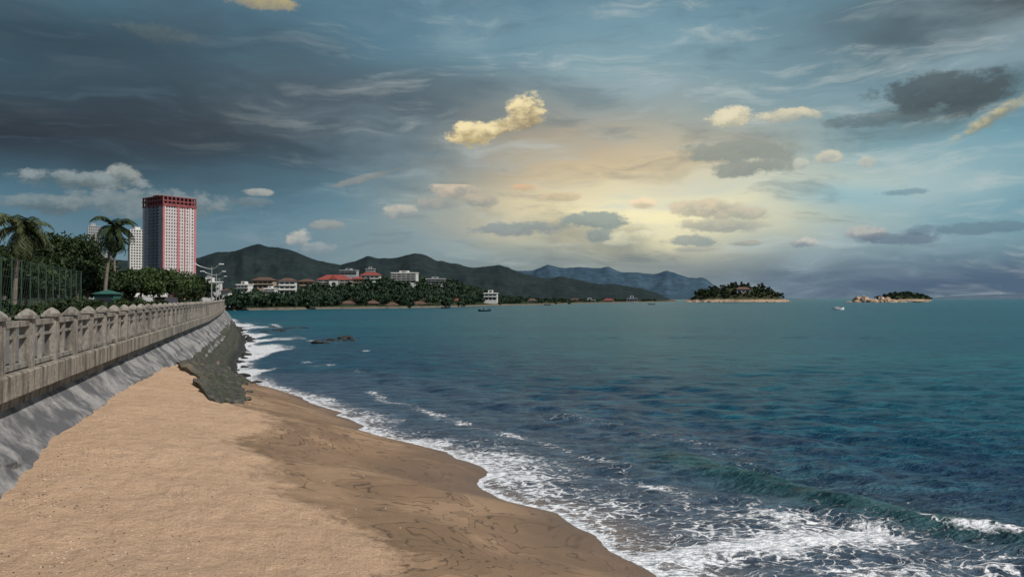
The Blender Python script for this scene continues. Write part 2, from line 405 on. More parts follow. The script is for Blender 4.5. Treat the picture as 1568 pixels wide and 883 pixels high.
# ---------------------------------------------------------------- revetment
m,t,b,co=newmat('mossy_stone')
n=t.noise(co,1.1,5,.7); n2=t.noise(co,5,5,.75); sep=t.n('ShaderNodeSeparateXYZ'); t.put(sep.inputs[0],co)
c=t.mix(t.mr(n2,.38,.62),(.014,.0135,.012),(.105,.095,.078))
c=t.mix(t.mr(n,.46,.57,0,.85),c,(.028,.040,.010))
c=t.mix(t.mr(n,.40,.33,0,.5),c,(.16,.135,.10))
zz=t.m('ADD',sep.outputs[2],t.m('MULTIPLY',t.m('SUBTRACT',n,.5),1.4))
c=t.mix(t.mr(zz,1.4,1.75,0,.7),c,(.22,.17,.12))
c=t.mix(t.mr(zz,.1,.6,.9,0),c,(.011,.011,.012))
t.put(b.inputs['Base Color'],c); b.inputs['Roughness'].default_value=.7
t.put(b.inputs['Normal'],t.bump(t.m('ADD',n,t.m('MULTIPLY',n2,.5)),1.,.16))
M_moss=m
ds=np.concatenate([np.linspace(22.8,60,260),np.linspace(60.5,183,190)]); ss=np.linspace(-.14,1.14,76)
DD,SS=np.meshgrid(ds,ss,indexing='ij')
jl=.8*(fbm(DD*.8,DD*0,4,19)-.5); jr=.8*(fbm(DD*.9,DD*0,4,29)-.5)*(DD<39)
x0=np.where(DD<36,np.interp(DD,[22.8,24,28,32,36],[-8.6,-9.25,-11.2,-13.2,-15.0]),Xw(DD)+.35)+jl*(DD<38)
x1=np.where(DD<38.5,np.interp(DD,[22.8,24,28,32,38.5],[-8.25,-8.1,-9.35,-10.6,-12.6]),Xs(DD)+.15)+jr
XX=x0+(x1-x0)*SS
fl=np.floor(np.clip(SS,0,.999)*4)/4+.25*sst(.55,1,(np.clip(SS,0,.999)*4)%1)
sz,_=sandz(XX,DD); s0,_=sandz(x0,DD); s1z,_=sandz(x1,DD)
ztA=s0+.10; zbA=s1z+.10
Za=ztA+(zbA-ztA)*fl
ztB=np.interp(DD,[36,60,185],[1.32,1.35,1.4])
Zb=ztB+(-.25-ztB)*np.clip(fl,0,1)**1.1
kk_=sst(34,40,DD); ZZ=Za*(1-kk_)+Zb*kk_
ZZ+=.20*(fbm(XX*1.4,DD*.9,4,61)-.42)+.10*(np.floor(fbm(XX*1.1,DD*.6,2,8)*6)/6-.40)-.08*sst(25,23,DD)
ZZ=np.where(DD<38,np.maximum(ZZ,sz+.015),ZZ)
ZZ=np.where(SS<0,np.minimum(ZZ,sz-.3*(DD<40)),ZZ); ZZ=np.where(SS>1,np.minimum(zbA,-.2)-.5,ZZ); ZZ=np.where(DD<22.95,-.2,ZZ)
mesh_np('stone_revetment',np.stack([XX,DD,ZZ],-1).reshape(-1,3),gridfaces(*XX.shape),[M_moss],{},False)

from mathutils import noise as mn
def rockcluster(name,items,mat,sub=3):
    bm=bmesh.new()
    for (x,y,z,a,bb,c,sd_) in items:
        r=bmesh.ops.create_icosphere(bm,subdivisions=sub,radius=1)
        rot=Matrix.Rotation(sd_*1.3,3,'Z')
        for v in r['verts']:
            q=v.co.copy(); n1=mn.noise(q*1.1+Vector((sd_*5,0,0))); n2=mn.noise(q*3+Vector((0,sd_*3,0)))
            s=1+.5*n1+.3*n2
            q=Vector((q.x*a,q.y*bb,q.z*c))*s; q=rot@q
            v.co=q+Vector((x,y,z))
    me=bpy.data.meshes.new(name); bm.to_mesh(me); bm.free(); me.materials.append(mat)
    ob=bpy.data.objects.new(name,me); col.objects.link(ob); return ob
it=[]
for i in range(10):
    x=-17.6+random.gauss(0,.9); y=77+random.gauss(0,4.5); s=random.uniform(.15,.5)
    it.append((x,y,.0,s*1.5,s,s*.6,i))
rockcluster('sea_rocks',it,M_rockd)
it=[]
for i in range(100):
    if i<70:
        d=random.uniform(38,120); x=float(Xs(d))+random.uniform(-.6,.5); s=random.uniform(.12,.34); z=0
    else:
        d=random.uniform(25,38); x=float(np.interp(d,[24,28,32,38.5],[-8.2,-9.4,-10.6,-12.5]))+random.uniform(-.35,.2); s=random.uniform(.04,.12); z=float(sandz(np.array([x]),np.array([d]))[0][0])
    it.append((x,d,z+random.uniform(-.06,.04),s*1.4,s*1.3,s*.6,i))
for i in range(9):
    d=random.uniform(100,118); it.append((bx(440,d)+random.uniform(-3,3),d,-.05,.7,.6,.2,i))
rockcluster('shore_rocks',it,M_moss,2)
mb=MB()
for i in range(2600):
    d=6+abs(random.gauss(0,6)); s=random.random()**1.6*.6
    x=float(Xw(d))+.7+(float(Xs(d))-float(Xw(d))-.7)*s
    if fbm(np.array([x*.8]),np.array([d*.8]),2,99)[0]<.5: continue
    z=float(sandz(np.array([x]),np.array([d]))[0][0]); r=random.uniform(.003,.010)
    M=Matrix.Translation((x,d,z))@Matrix.Rotation(random.uniform(0,6),4,'Z')
    mb.box(-r*1.5,r*1.5,-r,r,-.005,r*.8,0 if random.random()<.5 else 1,M,r*.4)
mb.obj('beach_debris',[simple('shell_bits',(.5,.42,.33),.8),simple('dark_bits',(.07,.055,.04),.9)])

# ---------------------------------------------------------------- peninsula
cb=[-900,300,345,380,450,520,620,700,760,820,900,960,1000,1030]
cs=[275,275,272,280,300,322,342,385,465,520,680,850,960,1100]
hb=[-900,300,345,420,480,560,640,700,735,765,800,900,1000,1030]
hv=[3,3,4,6,8.5,12.5,12.5,10,6,4,3,2.4,1.6,.6]
def shore_d(b): return np.interp(b,cb,cs)
def penz(b,d):
    k=(d-shore_d(b)); h=np.interp(b,hb,hv)
    x=bx(b,d)
    z=-.8+1.9*sst(0,6,k)+(h-1.1)*sst(8,120,k)+ (h*.5)*(fbm(x*.02,d*.02,4,12)-.5)*sst(10,80,k)
    return z
bb_=np.concatenate([np.linspace(-900,300,20,endpoint=False),np.linspace(300,1034,260)]); kk=np.concatenate([np.linspace(-3,12,16),np.linspace(15,160,50),np.geomspace(170,2600,14)])
BB,KK=np.meshgrid(bb_,kk,indexing='ij')
wob=(fbm(BB*.05,BB*0,3,2)-.5)*12*(BB>340)
DD=shore_d(BB)+KK+wob
XX=bx(BB,DD); ZZ=penz(BB,DD-wob)
mesh_np('headland_terrain',np.stack([XX,DD,ZZ],-1).reshape(-1,3),gridfaces(*XX.shape),[M_penin],{},True)

def ridge(name,pts,d0,dr,d1,mat,base=-5,seed=0,step=2.5,jag=1.5):
    p=np.array(pts,float); b=np.arange(p[0,0],p[-1,0]+.1,step)
    y=np.interp(b,p[:,0],p[:,1]); y=np.convolve(np.pad(y,2,mode='edge'),[.1,.2,.4,.2,.1],'valid')
    y=y+ (fbm(b*.09,b*0+seed,5,seed)-.5)*jag*2*np.clip((457-y)/12,0,1)
    k=np.linspace(0,1,60); BB,KK=np.meshgrid(b,k,indexing='ij')
    DD=np.where(KK<.6,d0+(dr-d0)*KK/.6,dr+(d1-dr)*(KK-.6)/.4)
    hr=H+(457-y)[:,None]/F*dr
    sh=np.where(KK<.6,sst(0,.66,KK)/sst(0,.66,.6),1-sst(.6,1,KK))
    ns=fbm(BB*.035,KK*5,5,seed+3)
    sh=sh*(1-.6*(1-np.clip(KK/.6,0,1)**2)*np.where(KK<.6,1,0)*ns*1.3)
    ZZ=base+(hr-base)*sh
    return mesh_np(name,np.stack([bx(BB,DD),DD,ZZ],-1).reshape(-1,3),gridfaces(*BB.shape),[mat],{},True)
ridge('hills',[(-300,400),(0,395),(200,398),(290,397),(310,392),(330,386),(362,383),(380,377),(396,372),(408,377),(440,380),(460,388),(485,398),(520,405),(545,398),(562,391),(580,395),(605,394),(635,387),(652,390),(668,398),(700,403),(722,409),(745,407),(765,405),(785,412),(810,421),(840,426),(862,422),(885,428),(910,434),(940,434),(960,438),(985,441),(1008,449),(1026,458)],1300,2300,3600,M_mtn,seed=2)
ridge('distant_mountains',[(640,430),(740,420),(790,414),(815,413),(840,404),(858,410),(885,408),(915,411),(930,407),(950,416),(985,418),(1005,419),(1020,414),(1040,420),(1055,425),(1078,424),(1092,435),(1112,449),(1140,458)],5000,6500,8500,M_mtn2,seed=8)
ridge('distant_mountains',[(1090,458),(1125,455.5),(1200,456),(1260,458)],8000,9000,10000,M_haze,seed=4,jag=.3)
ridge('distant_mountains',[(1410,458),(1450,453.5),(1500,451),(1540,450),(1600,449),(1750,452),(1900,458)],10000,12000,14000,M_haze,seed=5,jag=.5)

# ---------------------------------------------------------------- foliage masses
def leafquads(C,size,flat=.0):
    n=len(C); a=np.random.normal(size=(n,3)); a[:,2]*=(1-flat); a/=np.linalg.norm(a,axis=1)[:,None]
    b=np.random.normal(size=(n,3)); b-= (b*a).sum(1)[:,None]*a; b/=np.linalg.norm(b,axis=1)[:,None]
    s=(size*np.random.uniform(.6,1.4,n))[:,None]
    V=np.stack([C-a*s,C+b*s*.5,C+a*s,C-b*s*.5],1).reshape(-1,3)
    return V,np.arange(4*n).reshape(n,4)
def crown(cx,cy,cz,rx,rz,n,nc):
    out=[]
    for i in range(nc):
        th=random.uniform(0,6.283); rr=math.sqrt(random.random())*.8; ph=random.uniform(-.6,.8)
        c=np.array([cx+rx*rr*math.cos(th),cy+rx*rr*math.sin(th),cz+rz*ph*(1-rr*.4)])
        r=rx*random.uniform(.22,.45); k=n//nc
        q=np.random.normal(size=(k,3)); q/=np.linalg.norm(q,axis=1)[:,None]; q*=(np.random.uniform(.35,1.12,k)**.6)[:,None]
        q[:,2]*=.75
        out.append(c+q*r)
    return np.concatenate(out)
def mass(name,trees,n,nc,size,mat):
    C=[crown(x,y,z+h*.58,r,h*.42,n,nc) for (x,y,z,r,h) in trees]
    V,Fc=leafquads(np.concatenate(C),size); return mesh_np(name,V,Fc,[mat])
bld=[]
M_tan=simple('tan_wall',(.30,.24,.18))
BL=[
 ('red_roofed_hotel',486,536,428,439,430,3,M_white,'hip'),
 ('flat_roofed_villa',520,546,414,420,560,2,M_grey,'flat'),
 ('red_roofed_house',552,581,421,437,440,3,M_white,'hip'),
 ('red_roofed_house',540,556,427,438,425,2,M_tan,'hip'),
 ('terraced_hotel',599,637,418,432,445,4,M_white,'flat'),
 ('flat_roofed_villa',652,682,427,433,480,2,M_grey,'flat'),
 ('white_villa',427,452,430,450,360,3,M_white,'hip2'),
 ('white_villa',560,574,412,419,600,2,M_grey,'flat'),
 ('shore_villa',741,761,449,459,470,2,M_white,'flat'),
 ('white_house',362,380,436,446,350,2,M_white,'flat'),
 ('brown_roofed_house',386,418,429,441,400,2,M_tan,'hip2'),
 ('white_house',304,334,432,447,300,2,M_white,'flat'),
 ('brown_roofed_house',457,480,431,443,420,2,M_tan,'hip2'),
 ('boat_shed',592,610,467,473,352,1,M_white,'hip2'),
 ('beach_restaurant',522,548,465,471,348,1,M_brown,'hip2'),
 ('beach_restaurant',560,580,464.5,471,350,1,M_tan,'hip2'),
 ('beach_restaurant',630,652,465.5,470,372,1,M_grey,'hip2'),
 ('shore_house',694,706,460,465,420,1,M_tan,'hip'),
 ('shore_house',808,822,460,465,560,1,M_white,'hip2'),
 ('shore_house',874,888,459,463,720,1,M_white,'hip2'),
 ('shore_house',895,912,459,462,740,1,M_grey,'flat'),
 ('shore_house',924,940,459.5,462.5,800,1,M_white,'hip'),
 ('shore_house',960,976,457,461.5,880,1,M_grey,'flat'),
 ('white_house',405,420,442,449,345,2,M_white,'flat'),
 ('white_house',338,350,445,452,290,1,M_white,'hip2'),
]
def building(name,b0,b1,yt,yb,d,fl,wall,roof):
    x0,x1=bx(b0,d),bx(b1,d); w=x1-x0; zt=hz(yt,d); zb=hz(yb,d); dep=max(w*.55,5)
    zg=min(float(penz(np.array([(b0+b1)/2.]),np.array([float(d)]))[0]),zb)-1.5
    mb=MB(); hw=w/2
    mb.box(-hw+.25,hw-.25,.25,dep-.25,zg,zt-.1,1)
    mb.box(-hw,hw,0,dep,zg,zb,0)
    fh=(zt-zb)/fl
    for k in range(fl):
        z=zb+k*fh
        mb.box(-hw,hw,0,dep,z+fh*.68,z+fh,0)
        if k>0: mb.box(-hw+.002,hw-.002,.002,dep-.002,z+.001,z+fh*.25,0)
        nb=max(3,int(w/2.6))
        for j in range(nb+1):
            xc=-hw+.35+(w-.7)*j/nb
            mb.box(xc-.33,xc+.33,.003,dep-.003,z+(fh*.25 if k>0 else .001),z+fh*.68,0)
        mb.box(-hw-.5,hw+.5,-.7,.0,z+fh-.15,z+fh,0)
    if roof in('hip','hip2'):
        o=.6; rh=min(w,dep)*.28
        vs=[(-hw-o,-o-.3,zt),(hw+o,-o-.3,zt),(hw+o,dep+o,zt),(-hw-o,dep+o,zt),(-hw+dep*.45,dep/2,zt+rh),(hw-dep*.45,dep/2,zt+rh)]
        mb.add(vs,[(0,1,5,4),(1,2,5),(2,3,4,5),(3,0,4),(3,2,1,0)],2)
        if w>14:
            mb.box(-hw*.25,hw*.25,-2,0.,zb,zt,0)
            mb.add([(-hw*.3,-2.5,zt),(hw*.3,-2.5,zt),(0,-2.5,zt+rh*.8),(-hw*.3,dep/2,zt),(hw*.3,dep/2,zt),(0,dep/2,zt+rh*.8)],[(0,1,2),(1,4,5,2),(4,3,5),(3,0,2,5),(0,3,4,1)],2)
    else:
        mb.box(-hw-.3,hw+.3,-.3,dep+.3,zt,zt+.4,0); mb.box(-hw*.4,hw*.3,dep*.2,dep*.8,zt+.4,zt+.4+fh*.8,0)
        mb.box(-hw*.2,hw*.15,dep*.2-.05,dep*.2,zt+.6,zt+.3+fh*.6,1)
    rm=M_red if roof=='hip' else M_brown
    mb.obj(name,[wall,M_glass,rm],((x0+x1)/2,d,0),R(random.uniform(-8,8))); bld.append((b0,b1,d))
for B in BL: building(*B)

trees=[]
for i in range(2100):
    b=random.uniform(300,800) if random.random()<.93 else random.uniform(800,1010)
    k=2+random.random()**.95*158; d=float(shore_d(b))+k
    skip=False
    for (b0,b1,db) in bld:
        if b0-1<b<b1+1 and -24<d-db<16: skip=True
    if skip: continue
    z=float(penz(np.array([b]),np.array([d]))[0])
    h=random.uniform(2.4,6.2)*(.55 if b>760 else 1); 
    trees.append((bx(b,d),d,z-.5,h*random.uniform(.45,.75),h))
mass('distant_trees',trees,110,6,.7,M_far)

def island(name,cb_,d,rx,ry,h,mat,seed,pw=1.):
    a=np.linspace(-1.15,1.15,70); A,B=np.meshgrid(a,a,indexing='ij')
    r=np.hypot(A,B)+.30*(fbm(A*3+5,B*3+5,4,seed)-.5)
    z=-1.5+(h+1.5)*np.clip(1-r**2.4,0,1)**pw*(.7+.6*fbm(A*4+9,B*4+3,4,seed+1)); z=np.where(r>1,-1.5,z)
    X=bx(cb_,d)+A*rx; Y=d+B*ry
    mesh_np(name,np.stack([X,Y,z],-1).reshape(-1,3),gridfaces(70,70),[mat],{},False)
    return z,X,Y
z,X,Y=island('island',1131,1000,66,42,16,M_isl,5,.9)
tr=[]
idx=np.argwhere(z>4.5)
for i in range(190):
    a,b_=idx[random.randrange(len(idx))]; h=random.uniform(4,10)
    tr.append((X[a,b_],Y[a,b_],z[a,b_]-.8,h*.36,h))
mass('island_trees',tr,130,6,.95,M_leaf)
it=[(bx(1058+random.random()*162,960),960+random.uniform(-6,22),.1,random.uniform(1.5,4),3,random.uniform(.6,1.9),i) for i in range(40)]
rockcluster('island_rocks',it,M_rockp,2)
mb=MB()
mb.box(-8,8,0,7,0,5,0); mb.box(-7,-3,-.1,.0,1.5,4,1); mb.box(-1.5,1.5,-.1,0,1.5,4,1); mb.box(3,7,-.1,0,1.5,4,1)
mb.add([(-9,-1,5),(9,-1,5),(9,8,5),(-9,8,5),(-5,3.5,8),(5,3.5,8)],[(0,1,5,4),(1,2,5),(2,3,4,5),(3,0,4),(3,2,1,0)],2)
mb.obj('island_house',[M_grey,M_glass,M_brown],(bx(1140,968),972,10.5))
it=[]
for (b,w,h) in [(1300,4,1.0),(1308,4,2),(1316,4.5,6.5),(1322,4.5,7),(1330,6,4),(1338,5,3),(1346,4,6),(1353,5,5),(1362,6,2.4),(1372,6,1.6),(1384,6,1.2),(1400,7,1.3),(1415,5,.8)]:
    it.append((bx(b,900),900+random.uniform(-6,6),.2,w,w,h,b*.37))
rockcluster('rock_islet',it,M_rockp,3)
z,X,Y=island('island',1383,1500,54,40,14,M_isl,15,.9)
idx=np.argwhere(z>3); tr=[]
for i in range(150):
    a,b_=idx[random.randrange(len(idx))]; h=random.uniform(3,5.5); tr.append((X[a,b_],Y[a,b_],z[a,b_]-1.2,h*.9,h))
mass('island_trees',tr,70,5,1.4,M_far)
z,X,Y=island('island',1337,905,24,14,3.0,M_isl,25,.9)

def boat(name,b,d,L,colr,cabin):
    mb=MB(); n=9; vs=[];fs=[]
    for i in range(n):
        s=i/(n-1); w=L*.14*(1-abs(2*s-.9)**2.5*.85) if s<.99 else .03
        w=max(w,.03); zt=.35+.5*(2*s-.9)**2; x=(s-.5)*L
        vs+=[(x,-w,zt),(x,-w*.6,-.15),(x,w*.6,-.15),(x,w,zt)]
    for i in range(n-1):
        o=i*4
        for k in range(3): fs.append((o+k,o+4+k,o+5+k,o+1+k))
        fs.append((o+3,o+7,o+4,o))
    fs+= [(0,1,2,3),((n-1)*4+3,(n-1)*4+2,(n-1)*4+1,(n-1)*4)]
    mb.add(vs,fs,0)
    if cabin:
        mb.box(-L*.25,L*.1,-.45,.45,.35,1.0,1); mb.box(-L*.3,L*.14,-.55,.55,1.0,1.08,0); mb.box(L*.101,L*.11,-.4,.4,.55,.9,2)
    else:
        mb.tube([(-.3,0,.3),(-.3,0,.75),(-.25,0,1.05)],[.2,.22,.12],2,8); mb.tube([(-.25,0,1.08),(-.25,0,1.2),(-.25,0,1.3)],[.06,.11,.05],2,8)
        mb.tube([(L*.3,0,.3),(L*.3,0,1.3)],[.03,.02],2,6)
    mb.obj(name,[colr,M_white,M_glass],(bx(b,d),d,.05),R(random.uniform(-12,12)))
boat('motor_boat',1283,300,4.4,simple('white_hull',(.75,.75,.75),.5,.05),True)
M_hull=simple('blue_hull',(.02,.035,.055),.6)
boat('fishing_boat',742,262,4.2,M_hull,False)
boat('fishing_boat',998,560,5.,M_hull,False); boat('fishing_boat',682,340,3.6,M_hull,False); boat('fishing_boat',838,500,4.5,M_hull,False)

# ---------------------------------------------------------------- towers
def tower():
    d=700; cx=bx(259,d)
    M_tw=simple('tower_white',(.50,.45,.45),.7,.1,.2); M_tp=simple('tower_red',(.20,.055,.06),.7,.3,.3); M_tg=simple('tower_grey',(.24,.27,.31),.7,.15,.2)
    M_tpk=simple('tower_pink',(.38,.15,.16),.7,.15,.3); M_tb=simple('tower_blueglass',(.06,.075,.10),.35,.3,.3)
    w=31;dp=32; hw=w/2; hd=dp/2; ztop=hz(319,d); zb=-2; mb=MB()
    mb.box(-hw+.6,hw-.6,-hd+.6,hd-.6,zb,ztop,4)
    n=31; fh=(ztop-zb)/n
    for k in range(n):
        z=zb+k*fh
        mb.box(-hw+.3,hw-.3,-hd+.3,hd-.3,z,z+fh*.48,0 )
    for j in range(12):
        xc=-hw+2.3+(w-4.6)*j/11; mb.box(xc-.55,xc+.55,-hd+.1,-hd+.7,zb,ztop,0)
    for xa,xb_,mm in [(-hw,-hw+1.7,3),(-2.3,-.2,3),(hw-6.2,hw-4.3,0),(hw-1.9,hw,3),(-hw+1.7,-hw+2.6,0),(4.5,5.4,3)]:
        mb.box(xa,xb_,-hd-.25,-hd+.8,zb,ztop,mm)
    for ya,yb_,mm in [(-hd+1.2,-hd+6.5,2),(-hd+9.5,-hd+13,4),(-hd+15,-hd+19.5,4),(hd-9,hd-3,2),(hd-3,hd,0),(-hd+.85,-hd+1.8,3)]:
        mb.box(-hw-.2,-hw+.8,ya,yb_,zb,ztop,mm)
    for k in range(n):
        z=zb+k*fh; mb.box(-hw+.05,-hw+.9,-hd+2,hd-1,z,z+fh*.34,2)
    for z0 in (ztop,ztop+4.2):
        mb.box(-hw-.5,hw+.5,-hd-.5,hd+.5,z0,z0+1.1,1)
    mb.box(-hw-.4,hw+.4,-hd-.4,hd+.4,ztop+8,ztop+8.7,1)
    mb.box(-hw+3,hw-3,-hd+3,hd-3,ztop+1,ztop+8,4)
    for j in range(9):
        a=-hw+.4+(w-.8)*j/8
        for yy in (-hd+.2,hd-.2): mb.box(a-.5,a+.5,yy-.5,yy+.5,ztop+1.1,ztop+8,1)
        a=-hd+.4+(dp-.8)*j/8
        for x_ in (-hw+.2,hw-.2): mb.box(x_-.5,x_+.5,a-.5,a+.5,ztop+1.1,ztop+8,1)
    mb.box(-hw-.3,hw+.3,-hd-.3,-hd+.6,ztop+1.1,ztop+2.4,1)
    mb.box(-12,-4,-3,6,ztop+8.7,ztop+10.5,1); mb.box(3,9,-6,2,ztop+8.7,ztop+10,2)
    for a in (-13,-9,2,7,12): mb.tube([(a,-hd+2,ztop+8.7),(a,-hd+2,ztop+12)],[.15,.1],2,5)
    mb.obj('high_rise_tower',[M_tw,M_tp,M_tg,M_tpk,M_tb],(cx,d,0),R(54))
tower()
def slab(b0,b1,yt,d,rot,fl):
    w=(bx(b1,d)-bx(b0,d)); hw=w/2*.85; zt=hz(yt,d); mb=MB(); dp=w*.6
    mb.box(-hw+.5,hw-.5,-dp/2+.5,dp/2-.5,0,zt,1); fh=zt/fl
    for k in range(fl): mb.box(-hw+.2,hw-.2,-dp/2+.2,dp/2-.2,k*fh,k*fh+fh*.45,0)
    mb.box(-hw,hw,-dp/2,dp/2,zt,zt+.8,0); mb.box(-hw*.5,hw*.3,-2,2,zt+.8,zt+4,0)
    n=7
    for j in range(n):
        a=-hw+.6+(2*hw-1.2)*j/(n-1); mb.box(a-.5,a+.5,-dp/2-.1,-dp/2+.6,0,zt,0); 
        a=-dp/2+.6+(dp-1.2)*j/(n-1); mb.box(-hw-.1,-hw+.6,a-.4,a+.4,0,zt,0)
    mb.obj('apartment_block',[M_white if b0>150 else M_grey,M_glass],(bx((b0+b1)/2,d),d,0),R(rot))
slab(196,224,353,900,35,26); slab(133,153,347,1000,30,28); slab(150,170,390,800,30,14)

# ---------------------------------------------------------------- near trees
def broadleaf(name,x,y,h,r,n,nc,mat,size=.2):
    mb=MB(); th=h*.42; lean=random.uniform(-.4,.4)
    mb.tube([(0,0,0),(lean*.3,0,th*.5),(lean,.1,th),(lean*1.3,0,h*.7)],[.22,.17,.14,.05],0,8)
    for i in range(7):
        a=random.uniform(0,6.28); L_=r*random.uniform(.5,.85); z0=th*random.uniform(.65,1.1)
        mb.tube([(lean*.8,0,z0),(lean+math.cos(a)*L_*.5,math.sin(a)*L_*.5,z0+h*.14),(lean+math.cos(a)*L_,math.sin(a)*L_,z0+h*.24)],[.10,.06,.025],0,6)
    C=crown(lean,0,h*.66,r,h*.34,n,nc); V,Fc=leafquads(C,size)
    me=bpy.data.meshes.new(name)
    me.from_pydata(mb.v+[tuple(q) for q in V.tolist()],[],mb.f+[tuple(int(i)+len(mb.v) for i in q) for q in Fc])
    me.materials.append(M_bark); me.materials.append(mat)
    arr=np.ones(len(me.polygons),dtype=np.int32); arr[:len(mb.f)]=0; me.polygons.foreach_set('material_index',arr)
    ob=bpy.data.objects.new(name,me); ob.location=(x,y,P-.03); col.objects.link(ob)
def T(b,ytop,d,r,n=5000,nc=24,mat=None,size=.21):
    h=hz(ytop,d)-P; broadleaf('broadleaf_tree',bx(b,d),d,h,r,n,nc,mat or M_leaf,size)
T(62,368,92,3.6); T(90,348,98,4.4,8000,34); T(118,358,100,3.8,7000,30); T(146,388,104,3.2); T(40,390,84,3.2)
T(8,380,78,3.2); T(100,388,76,3.0); T(132,398,80,2.8); T(-20,365,84,4); T(190,416,112,3.0,4500,20)
T(215,412,104,3.4,5000,22,M_leaf2); T(245,410,112,3.8,5000,22,M_leaf2); T(272,418,124,3.8,5000,22,M_leaf2); T(292,424,150,3.4,4000,18,M_leaf2); T(306,432,165,3.0,4000,18,M_leaf2)
T(75,405,66,2.4,4000,18); T(180,424,90,2.4,4000,18); T(-60,370,90,5); T(30,410,64,2.2,3500,16)
trees=[]
for i in range(280):
    b=random.uniform(-350,336); d=random.uniform(125,262); x=bx(b,d)
    if x>float(np.interp(d,[120,160,185,230,290],[-43.2,-57.7,-67.5,-84,-118]))-4: continue
    h=random.uniform(5,8.5) if b<160 else random.uniform(4,6)
    trees.append((x,d,P,h*.55,h))
mass('park_tree_belt',trees,420,9,.45,M_leaf)
trees=[]
for i in range(110):
    d=22+i*1.25; x=float(Xw(d))-8-random.uniform(0,2.5); trees.append((x,d,P-.2,1.0,random.uniform(.8,1.6)))
mass('park_hedge',trees,350,5,.13,M_leaf)

def palm(b,ytop,d,n=24,lean=.5,fl=2.6):
    h=hz(ytop,d)-P-fl*.40; mb=MB()
    pts=[];rad=[]
    for i in range(9):
        s=i/8; pts.append((lean*s*s,.0,h*s)); rad.append(.19-.09*s+(.06 if i==0 else 0))
    mb.tube(pts,rad,0,9); top=Vector(pts[-1])
    for i in range(n):
        az=i*2.399+random.uniform(-.2,.2); up=random.uniform(-.7,1.2); L_=fl*random.uniform(.8,1.1)
        dirh=Vector((math.cos(az),math.sin(az),0)); p=top.copy(); rp=[p.copy()]; el=up; N=10
        for k in range(N):
            p=p+(dirh*math.cos(el)+Vector((0,0,math.sin(el))))*L_/N; el-=.15+.02*k; rp.append(p.copy())
        mb.tube(rp,[.035*(1-.8*k/N) for k in range(N+1)],1,4)
        side=dirh.cross(Vector((0,0,1)))
        for k in range(1,N+1):
            for hlf in (0,.5):
                base=rp[k-1].lerp(rp[k],1-hlf); tdir=(rp[k]-rp[k-1]).normalized()
                s=(k-hlf)/N; ll=.62*(math.sin(math.pi*min(1,s*.85+.12))**.7)*fl/2.6
                for sg in(-1,1):
                    dr=(side*sg*.75+tdir*.55+Vector((0,0,-.35-random.uniform(0,.45)))).normalized()
                    tip=base+dr*ll*random.uniform(.8,1.1); wv=tdir*.06
                    mid=base.lerp(tip,.5)
                    mb.add([base-wv*.5,mid-wv,tip,mid+wv,base+wv*.5],[(0,1,2,3,4)],1)
    for i in range(7):
        a=random.uniform(0,6.28); c=top+Vector((math.cos(a)*.22,math.sin(a)*.22,-.2))
        mb.tube([c+Vector((0,0,-.14)),c+Vector((0,0,-.06)),c+Vector((0,0,.06)),c+Vector((0,0,.13))],[.03,.12,.12,.04],2,7)
    mb.obj('palm_tree',[M_bark,M_palm if b<60 else M_leaf,M_brown],(bx(b,d),d,P-.03),random.uniform(-.3,.3))
palm(22,324,60,38,.5,3.1); palm(160,331,74,38,.9,2.7); palm(176,358,90,22,-.2,2.2); palm(-40,330,66,24,.3,2.8)

# ---------------------------------------------------------------- fence, lamps, kiosk
mb=MB()
a=Vector((bx(-60,34),34,P)); e=Vector((bx(124,62),62,P)); n=14
for i in range(n+1):
    p=a.lerp(e,i/n); mb.tube([p,p+Vector((0,0,3.4))],[.04,.04],0,8)
for z in (.1,1.2,2.4,3.35): mb.tube([a+Vector((0,0,z)),e+Vector((0,0,z))],[.018,.018],0,5)
Lf=(e-a).length
for i in range(int(Lf/.5)):
    s=i*.5/Lf; p=a.lerp(e,s)
    for sg in (0,1):
        q=a.lerp(e,min(1,s+1.8/Lf)); 
        z0,z1=(0.1,3.35) if sg else (3.35,.1)
        mb.tube([p+Vector((0,0,z0)),q+Vector((0,0,z1))],[.003,.003],0,3)
mb.obj('sports_court_fence',[M_green])
def lamp(b,d,h):
    mb=MB(); mb.tube([(0,0,0),(0,0,.5),(0,0,h)],[.12,.09,.06],0,8); mb.box(-.2,.2,-.2,.2,0,.12,0)
    for sg,L_ in((-1,1.9),(1,.9)):
        pts=[(0,0,h-.3)]+[(sg*L_*math.sin(t_*math.pi/2/5),0,h-.3+.7*(1-math.cos(t_*math.pi/2/5))**.6) for t_ in range(1,6)]
        mb.tube(pts,[.045]*6,0,6); x,_,z=pts[-1]
        mb.box(min(x,x+sg*.6),max(x,x+sg*.6),-.12,.12,z-.08,z+.06,1)
    mb.obj('street_lamp',[M_metal,M_white],(bx(b,d),d,P),R(15))
lamp(324,104,5.4); lamp(331,132,5.4); lamp(336,168,5.6)
mb=MB()
mb.box(-.9,.9,-.7,.7,0,1.7,0); mb.box(-.65,.65,-.73,-.7,.8,1.4,1); mb.box(-.85,-.8,-.78,-.7,0,1.7,2)
mb.add([(-1.1,-.9,1.7),(1.1,-.9,1.7),(1.1,.9,1.7),(-1.1,.9,1.7),(0,0,2.1)],[(0,1,4),(1,2,4),(2,3,4),(3,0,4),(3,2,1,0)],0)
mb.obj('green_kiosk',[M_teal,M_glass,M_green],(bx(165,74),74,P))
mb=MB()
